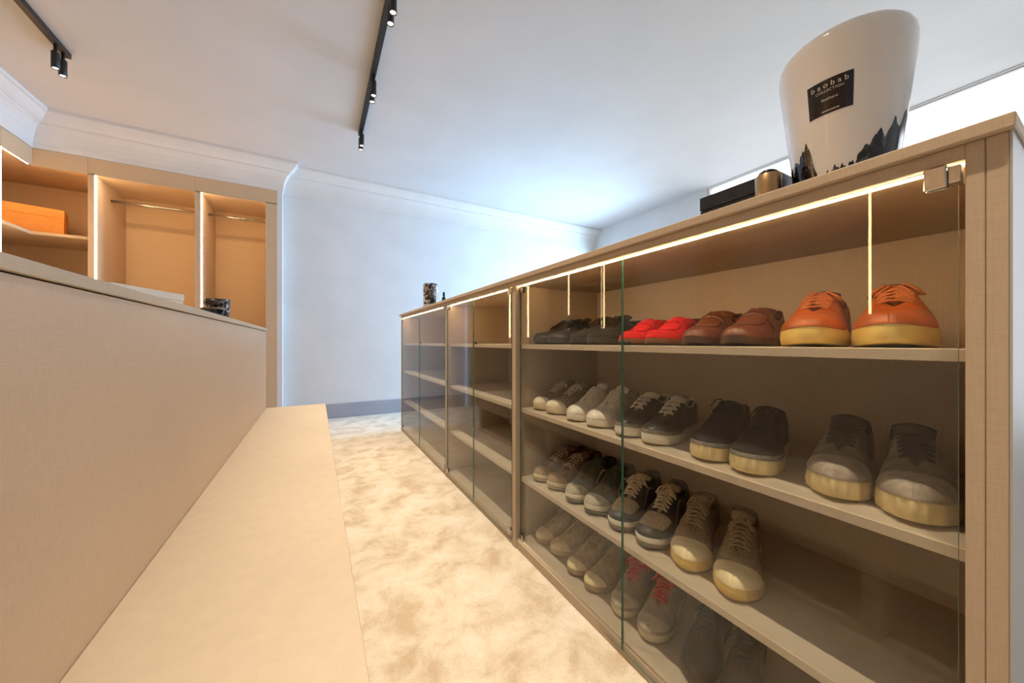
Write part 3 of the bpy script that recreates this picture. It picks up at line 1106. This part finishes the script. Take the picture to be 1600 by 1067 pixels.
def build_shoe(sp, hand, toe, alpha, z, label, group):
    sh = Shoe(sp, hand)
    L = sh.L
    d = Vector((-math.cos(alpha), -math.sin(alpha), 0))
    mid = Vector((toe[0], toe[1], 0)) - d * (L / 2)
    nm = 'loafer' if sh.loafer else 'sneaker'
    root = thing(nm, (mid.x, mid.y, z + 0.0004), label, 'shoe', group, math.atan2(d.y, d.x))
    col = sp['col']
    kind = sp.get('mat', 'leather')
    og = (L / 2, 0, 0)

    def part(name, geo, mat, parent=None, smooth=True, solid=0.0):
        # sub-parts share the root's frame: identity transforms all the way down
        o = mesh_obj(name, geo[0], geo[1], mat, parent or root, smooth, og)
        if solid:
            md = o.modifiers.new('thickness', 'SOLIDIFY')
            md.thickness = solid
            md.offset = 0
        return o

    solem = fabric(sp['solec'], 'rubber')
    if sp.get('out'):
        part('outsole', sh.sole(0.0, 0.36, 1.0), fabric(sp['out'], 'rubber'))
        part('midsole', sh.sole(0.34, 1.0, 1.02), solem)
    else:
        part('sole', sh.sole(0.0, 1.0, 1.0, sp.get('ridge', 0.0)), solem)
        if sp.get('foxing'):
            pass
    up = part('upper', sh.upper(), fabric(col, kind), solid=0.0022)
    bw = bmesh.new()
    bw.from_mesh(up.data)
    bmesh.ops.remove_doubles(bw, verts=bw.verts, dist=0.0004)
    bmesh.ops.recalc_face_normals(bw, faces=bw.faces)
    bw.to_mesh(up.data)
    bw.free()
    for f in up.data.polygons:
        f.use_smooth = True
    lin_m = fabric(sp.get('lining', (60, 50, 42)), 'suede')
    part('insole', sh.insole(), lin_m)
    part('collar', sh.collar(.36 if sh.loafer else .40), fabric(sp.get('collar', sp.get('lining', col)), 'suede'))
    if sp.get('toe'):
        t0 = sp.get('toe0', .80)
        tm = fabric(sp['toe'], sp.get('toemat', kind))
        part('toe_cap', sh.patch(lambda a, b: (lambda e: (e + (1 - e) * (1 - (1 - a) ** 2.4), b))(t0 + .045 * (1 - math.cos(PI * b)) / 2), 26, 10, .0026), tm, up)
    if sp.get('bumper'):
        bmh = sp.get('bumph', .42)
        part('toe_bumper', sh.patch(lambda a, b: (.60 + .40 * (1 - (1 - a) ** 2.4), b * bmh * (0.35 + .65 * a)), 28, 6, .0028), fabric(sp['bumper'], 'suede'), up)
    if sp.get('heelc'):
        part('heel_counter', sh.patch(lambda a, b: ((.26 - .12 * b) * a ** 1.5, b * .78), 12, 6, .0022), fabric(sp['heelc'], kind), up)
    if sp.get('tab'):
        part('heel_tab', sh.patch(lambda a, b: ((.10 - .02 * b) * a ** 1.5, .62 + b * .38), 10, 4, .0030), fabric(sp['tab'], kind), up)
    if sp.get('stripe'):
        part('side_stripe', sh.patch(lambda a, b: (.30 + .40 * a - .05 * b, .22 + .36 * (1 - a) ** 1.3 + b * .16 * (1 - abs(2 * a - 1) ** 2) + .02 * b), 16, 4, .0020), fabric(sp['stripe'], kind), up)
    if sp.get('panel'):
        part('side_panel', sh.patch(lambda a, b: (.10 + .52 * a, .02 + b * (.42 - .20 * a)), 16, 5, .0018), fabric(sp['panel'], 'suede'), up)
    if sp.get('vamp'):
        part('vamp_panel', sh.patch(lambda a, b: (.69 + (.25 - .07 * (1 - b) ** 2) * a, .48 + .52 * b), 14, 8, .0024), fabric(sp['vamp'], 'knit'), up)
    if sh.loafer:
        ap = []
        for side in (1, -1):
            pts = [sh.S(side, .50 + (.90 - .50) * i / 12, .62 + .38 * (i / 12) ** 4, .0012) for i in range(13)]
            ap.append(tube_geo(pts, .0019, 6))
        part('apron_seam', merge(ap), fabric(sp.get('seam', col), kind), up)
        V, Fc = [], []
        ns = 12
        for i in range(ns + 1):
            t = i / ns
            side = 1 if t < .5 else -1
            u = 1 - abs(2 * t - 1) * .80
            for sx in (.555, .615):
                V.append(sh.S(side, sx, min(u, .999), .0028))
        for i in range(ns):
            Fc.append((2 * i, 2 * i + 1, 2 * i + 3, 2 * i + 2))
        part('strap', (V, Fc), fabric(sp.get('strap', col), kind), up, solid=.0016)
        part('tongue', sh.tongue(sp.get('rise', .010)), fabric(sp.get('tonguec', col), kind))
        part('heel_counter', sh.patch(lambda a, b: ((.22 - .10 * b) * a ** 1.5, b * .9), 12, 6, .0018), fabric(sp.get('heelcol', col), kind), up)
    else:
        part('tongue', sh.tongue(sp.get('rise', .020)), fabric(sp.get('tonguec', col), sp.get('tonguem', kind)))
        part('eyestay', sh.patch(lambda a, b: (.40 + .29 * a, .70 + .29 * b), 12, 4, .0022), fabric(sp.get('eyec', col), kind), up)
        if sp.get('lace'):
            part('laces', sh.laces(sp.get('nl', 6), sp.get('bow', True), sp.get('lr', .0022), sp.get('messy', 0.3)), fabric(sp['lace'], 'lace'))
    return root


CREAM = (226, 205, 150)
PAIRS = [
    # (shelf, toe y far, toe y near, toe x, toe-in angle deg, description, spec)
    (1, 1.232, 1.134, .800, 2, 'black leather sneaker at the far end of the top shelf',
     dict(col=(38, 35, 33), solec=(58, 54, 50), lace=(32, 30, 30), toe=(52, 48, 46), bow=True, H=.98, L=.285, sole=.022)),
    (1, .985, .895, .800, 9, 'charcoal sneaker between black and red shoes, top shelf',
     dict(col=(54, 50, 42), solec=(50, 47, 42), lace=(44, 40, 36), heelc=(44, 40, 36), mat='suede', H=.95, L=.285, sole=.022)),
    (1, .745, .648, .800, 10, 'bright red suede loafer on the top shelf',
     dict(style='loafer', col=(205, 26, 36), solec=(120, 78, 52), seam=(165, 18, 28), mat='suede', lining=(60, 28, 22), heelcol=(120, 30, 30), sole=.016, H=.96, L=.275)),
    (1, .528, .432, .795, 10, 'brown leather loafer beside the tan sneakers, top shelf',
     dict(style='loafer', col=(112, 60, 42), solec=(70, 42, 30), seam=(88, 46, 32), mat='leather', lining=(70, 26, 20), strap=(95, 48, 34), rise=.016, sole=.018, H=1.04, L=.285)),
    (1, .302, .192, .795, 12, 'tan leather sneaker with cream rubber sole on the top shelf',
     dict(col=(176, 86, 40), solec=(236, 206, 118), lace=(196, 116, 72), toe=(188, 98, 46), toemat='leather', heelc=(150, 70, 34), lining=(120, 60, 34), collar=(130, 62, 34), tonguec=(86, 40, 24),
          sole=.033, W=1.08, H=.98, L=.290, nl=5, lr=.0030, messy=.4, round=.24)),

    (2, 1.236, 1.138, .795, 2, 'brown canvas sneaker with cream toe, far end of second shelf',
     dict(col=(120, 100, 78), solec=(222, 206, 170), lace=(205, 190, 165), toe=(226, 212, 182), toemat='rubber', lining=(90, 80, 66), H=.98, L=.28, mat='knit', sole=.026, messy=.5)),
    (2, .995, .885, .795, 12, 'plain white sneaker on the second shelf',
     dict(col=(222, 212, 196), solec=(236, 228, 208), lace=(228, 220, 205), toe=(232, 222, 204), toemat='leather', lining=(170, 160, 140), tab=(92, 110, 88), L=.292, sole=.026, rise=.028, H=1.02)),
    (2, .752, .660, .795, 13, 'black sneaker with white sole and pale heel tab, second shelf',
     dict(col=(44, 40, 38), solec=(232, 224, 208), lace=(215, 205, 190), bumper=(120, 110, 96), tab=(212, 202, 186), lining=(70, 64, 58), collar=(205, 195, 180), tonguec=(205, 195, 180),
          L=.295, sole=.030, W=1.06, H=1.0, nl=4, bow=False)),
    (2, .500, .408, .795, 14, 'black suede sneaker with ridged cream sole on the second shelf',
     dict(col=(40, 36, 36), solec=CREAM, lace=(30, 28, 30), bumper=(128, 120, 108), lining=(48, 42, 40), mat='suede', ridge=.0018, L=.292, sole=.035, W=1.06, H=.98, messy=.9, bow=True)),
    (2, .266, .166, .800, 12, 'grey sneaker with ridged cream sole by the end post',
     dict(col=(128, 118, 106), solec=CREAM, lace=(64, 58, 52), toe=(166, 152, 138), toe0=.74, toemat='suede', mat='suede', lining=(62, 56, 50), tonguec=(84, 78, 70), ridge=.0020,
          L=.300, sole=.037, W=1.06, H=1.0, bow=False, round=.25)),

    (3, 1.234, 1.136, .800, 2, 'brown running shoe at the far end of third shelf',
     dict(col=(112, 72, 54), solec=(222, 210, 180), out=(170, 155, 125), lace=(190, 166, 140), toe=(168, 140, 112), stripe=(176, 156, 132), lining=(80, 52, 42), heelc=(90, 56, 44), H=.98, L=.285, sole=.030, heel=.036, messy=.6, mat='knit')),
    (3, 1.006, .902, .800, 13, 'olive green running shoe with pale midsole, third shelf',
     dict(col=(70, 72, 52), solec=(228, 222, 204), out=(112, 108, 96), lace=(80, 84, 62), toe=(190, 180, 158), stripe=(205, 195, 172), lining=(50, 46, 38), heelc=(52, 50, 40), H=.98, L=.290, sole=.032, heel=.038, mat='knit')),
    (3, .787, .676, .800, 17, 'navy and beige running shoe with pale laces on the third shelf',
     dict(col=(62, 62, 62), solec=(234, 228, 214), out=(128, 116, 102), lace=(222, 202, 170), vamp=(186, 166, 138), bumper=(52, 54, 54), bumph=.36, panel=(78, 76, 76), stripe=(182, 164, 138), tonguec=(190, 168, 138), tonguem='knit',
          heelc=(40, 40, 42), lining=(36, 34, 36), H=1.04, L=.298, sole=.032, heel=.040, W=1.04, messy=1.0, lr=.0026, eyec=(48, 48, 50))),
    (3, .558, .440, .812, 22, 'beige knit sneaker with cream yellow toe on the third shelf',
     dict(col=(158, 138, 112), solec=(230, 196, 112), lace=(182, 160, 132), toe=(240, 222, 176), toe0=.76, toemat='rubber', lining=(122, 98, 62), tonguec=(168, 148, 120), tonguem='knit', mat='knit',
          H=1.08, L=.300, sole=.030, W=1.08, messy=.8, rise=.026, round=.25)),

    (0, 1.234, 1.138, .815, 2, 'pale beige sneaker at the far end of the bottom shelf',
     dict(col=(186, 164, 134), solec=(196, 176, 144), lace=(196, 176, 150), toe=(226, 206, 172), toemat='rubber', lining=(130, 110, 86), H=.98, L=.285, sole=.024, mat='knit', messy=.7)),
    (0, 1.008, .910, .800, 8, 'tan low sneaker with cream toe on the bottom shelf',
     dict(col=(168, 144, 108), solec=(176, 156, 124), lace=(172, 150, 118), toe=(232, 214, 170), toe0=.84, toemat='rubber', lining=(120, 100, 76), H=.9, L=.292, sole=.024, mat='suede', bow=False)),
    (0, .778, .672, .805, 18, 'grey sneaker with bright red laces on the bottom shelf',
     dict(col=(150, 136, 116), solec=(206, 192, 160), lace=(200, 44, 48), toe=(186, 172, 148), bumper=(164, 150, 126), lining=(90, 76, 64), tonguec=(190, 50, 50), tonguem='knit', H=1.0, L=.292, sole=.026, messy=1.0, lr=.0030)),
    (0, .535, .435, .805, 18, 'dark brown shoe nearest the camera, bottom shelf',
     dict(col=(66, 44, 32), solec=(84, 62, 44), lace=(50, 34, 26), lining=(44, 30, 24), H=1.0, L=.295, sole=.024, heel=.028)),
]
for (sf, ya, yb, tx, al, desc, sp) in PAIRS:
    if ya - yb < .100:
        ya, yb = (ya + yb) / 2 + .050, (ya + yb) / 2 - .050
    sp['W'] = min(sp.get('W', 1.0), (ya - yb) * math.cos(math.radians(al)) / .0995)
    ya, yb = ya - .003, yb + .0015
    for (y, hand, wh) in ((ya, 1, 'farther'), (yb, -1, 'nearer')):
        jx = random.uniform(-.004, .004)
        build_shoe(sp, hand, (tx + jx, y), math.radians(al + random.uniform(-1, 1)), SHELF_Z[sf], desc + ', ' + wh + ' of pair', 'shoes in the glazed cabinet')


# ================================================================== big white candle vessel on the worktop
VXc, VYc = 0.955, 0.300
vz = ZTOP + 0.0004
vase = thing('candle_vessel', (VXc, VYc, vz), 'large flared white vessel with black label and inky black peaks', 'vase')
VPROF = [(0.0, .066), (.004, .071), (.012, .0735), (.06, .0795), (.12, .0865), (.18, .0935), (.23, .0992), (.262, .1030), (.282, .1048), (.296, .1050), (.307, .1035), (.315, .1000), (.320, .0955)]


def vr(z):
    return float(np.interp(z, [p[0] for p in VPROF], [p[1] for p in VPROF]))


pr = [(.0001, 0.0)] + [(r, z) for z, r in VPROF] + [(.0935, .3205), (.0925, .318), (.095, .30), (.088, .20), (.08, .19), (.0001, .19)]
V, Fc = lathe_geo(pr, 96)
mesh_obj('body', V, Fc, M['vase'], vase, True)
face_dir = math.atan2(-VYc, -VXc)     # direction from the vessel to the viewer, the side the label faces


def vpt(th, z, off):
    """th: angle seen from the front, positive to the viewer's right"""
    a = face_dir + th
    r = vr(z) + off
    return (r * math.cos(a), r * math.sin(a), z)


def vpatch(t0, t1, zlo, zhi, off, mat, name, parent, nt=24, nz=4):
    V, Fc = [], []
    for i in range(nt + 1):
        th = t0 + (t1 - t0) * i / nt
        for k in range(nz + 1):
            a, b = zlo(th), zhi(th)
            V.append(vpt(th, a + (b - a) * k / nz, off))
    for i in range(nt):
        for k in range(nz):
            Fc.append((i * (nz + 1) + k, (i + 1) * (nz + 1) + k, (i + 1) * (nz + 1) + k + 1, i * (nz + 1) + k + 1))
    return mesh_obj(name, V, Fc, mat, parent, True)


R = math.radians
LB0, LB1 = R(-31.5), R(9)
lab = vpatch(LB0, LB1, lambda t: .161, lambda t: .224, .0006, M['label'], 'label', vase)


def curved_text(body, size, th_c, z_c, spacing=1.0):
    cu = bpy.data.curves.new('lettering', 'FONT')
    cu.body = body
    cu.size = size
    cu.align_x = 'CENTER'
    cu.align_y = 'CENTER'
    cu.space_character = spacing
    ob = bpy.data.objects.new('lettering', cu)
    COL.objects.link(ob)
    dg = bpy.context.evaluated_depsgraph_get()
    dg.update()
    me = ob.evaluated_get(dg).to_mesh()
    vs_ = [tuple(v.co) for v in me.vertices]
    fs = [tuple(p.vertices) for p in me.polygons]
    ob.evaluated_get(dg).to_mesh_clear()
    bpy.data.objects.remove(ob, do_unlink=True)
    bpy.data.curves.remove(cu)
    V = []
    for (x, y, _) in vs_:
        z = z_c + y
        V.append(vpt(th_c + x / vr(z), z, .0012))
    return mesh_obj('lettering', V, fs, M['silverink'], lab)


thc = (LB0 + LB1) / 2
curved_text('baobab', .0130, thc, .2135, 1.55)
curved_text('COLLECTION', .0064, thc, .2032, 1.08)
curved_text('feathers', .0075, thc, .1880, 1.0)
# a last line too small to read: a row of tiny print marks
Vt, Ft = [], []
for i in range(9):
    a = thc + R(-7 + 1.75 * i)
    o = len(Vt)
    Vt += [vpt(a, .1655, .0012), vpt(a + R(1.2), .1655, .0012), vpt(a + R(1.2), .1675, .0012), vpt(a, .1675, .0012)]
    Ft.append((o, o + 1, o + 2, o + 3))
mesh_obj('fine_print', Vt, Ft, M['silverink'], lab)

rp = random.Random(5)


def peaks(name, t0, t1, tops, base=.002):
    """black painted peaks: jagged skyline over an angular range"""
    n = 110
    jag = [rp.uniform(-.0012, .0012) for _ in range(n + 1)]
    xs = [q[0] for q in tops]
    hs = [q[1] for q in tops]
    V, Fc = [], []
    nz = 5
    for i in range(n + 1):
        t = i / n
        th = t0 + (t1 - t0) * t
        h = max(.004, float(np.interp(t, xs, hs)) + (jag[i] + .004 * math.sin(t * 31) + .0022 * math.sin(t * 70 + 1)) * (0 if t in (0, 1) else 1))
        for k in range(nz + 1):
            V.append(vpt(th, base + (h - base) * k / nz, .0005))
    for i in range(n):
        for k in range(nz):
            Fc.append((i * (nz + 1) + k, (i + 1) * (nz + 1) + k, (i + 1) * (nz + 1) + k + 1, i * (nz + 1) + k + 1))
    return mesh_obj(name, V, Fc, M['ink'], vase, True)


peaks('painted_peaks', R(-88), R(-28), [(0, .09), (.2, .10), (.33, .078), (.5, .10), (.62, .095), (.72, .112), (.82, .122), (.9, .10), (1, .055)])
peaks('painted_peaks', R(-27), R(14), [(0, .046), (.3, .052), (.5, .059), (.7, .055), (1, .062)])
peaks('painted_peaks', R(14), R(100), [(0, .066), (.12, .088), (.25, .108), (.33, .100), (.45, .128), (.55, .118), (.68, .150), (.78, .14), (.9, .155), (1, .12)])

# black box and bronze jar beyond it
bb = thing('black_box', (1.0, 0.484, ZTOP + 0.0004), 'flat black lacquered box on the worktop behind the white vessel', 'box')
bm = bmesh.new()
bm_box(bm, -.10, .10, -.09, .09, 0, .068, .001)
bm_obj('body', bm, M['blackgloss'], bb)
bm = bmesh.new()
bm_box(bm, -.101, .101, -.091, .091, .070, .104, .001)
bm_obj('lid', bm, M['blackgloss'], bb)
bm = bmesh.new()
bm_box(bm, -.097, .097, -.087, .087, .068, .070, 0)
bm_obj('seam', bm, M['shadowgap'], bb)

jar = thing('bronze_jar', (.862, .395, ZTOP + 0.0004), 'small bronze metal jar with rounded black lid beside the white vessel', 'jar')
V, Fc = lathe_geo([(.0001, 0), (.022, 0), (.024, .002), (.024, .080), (.0225, .082), (.0001, .082)], 36)
mesh_obj('body', V, Fc, M['bronze'], jar, True)
V, Fc = lathe_geo([(.0001, .0822), (.0165, .0822), (.018, .085), (.017, .089), (.012, .0925), (.005, .094), (.0001, .0943)], 30)
mesh_obj('lid', V, Fc, M['blackgloss'], jar, True)

# ================================================================== far ornaments
pot = thing('patterned_candle', (.95, 3.27, ZTOP + .0004), 'clear and black patterned square-shouldered candle at the far worktop end', 'candle')
V, Fc = lathe_geo([(.0001, 0), (.062, 0), (.066, .004), (.070, .24), (.068, .262), (.060, .272), (.056, .272), (.058, .25), (.0001, .20)], 40)
mesh_obj('body', V, Fc, M['patterned'], pot, True)
V, Fc = lathe_geo([(.0672, .03), (.0676, .03), (.0682, .075), (.0678, .075)], 40)
mesh_obj('clear_base_band', V, Fc, M['white_lam'], pot, True)
btl = thing('small_bottle', (.95, 2.88, ZTOP + .0004), 'slim dark bottle on the worktop above the far cabinet joint', 'bottle')
V, Fc = lathe_geo([(.0001, 0), (.015, 0), (.0165, .003), (.0165, .09), (.013, .102), (.007, .108), (.007, .112)], 20)
mesh_obj('body', V, Fc, M['blackgloss'], btl, True)
V, Fc = lathe_geo([(.0001, .112), (.0095, .112), (.0095, .142), (.008, .145), (.0001, .145)], 20)
mesh_obj('cap', V, Fc, M['label'], btl, True)

cp = thing('patterned_pot', (-.52, 2.72, IZ + .0004), 'small flared black and white patterned pot on the island', 'pot')
V, Fc = lathe_geo([(.0001, 0), (.048, 0), (.053, .004), (.066, .14), (.067, .15), (.063, .152), (.060, .145), (.05, .10), (.0001, .095)], 40)
mesh_obj('body', V, Fc, M['patterned'], cp, True)
ds = thing('dark_dish', (-.50, 2.52, IZ + .0004), 'small dark dish beside the patterned pot on the island', 'dish')
V, Fc = lathe_geo([(.0001, 0), (.03, 0), (.034, .003), (.052, .075), (.053, .082), (.049, .082), (.03, .03), (.0001, .026)], 36)
mesh_obj('body', V, Fc, M['ink'], ds, True)
V, Fc = lathe_geo([(.0535, .078), (.056, .080), (.0535, .0845), (.051, .0835), (.0500, .080)], 36)
mesh_obj('rim', V, Fc, M['bronze'], ds, True)
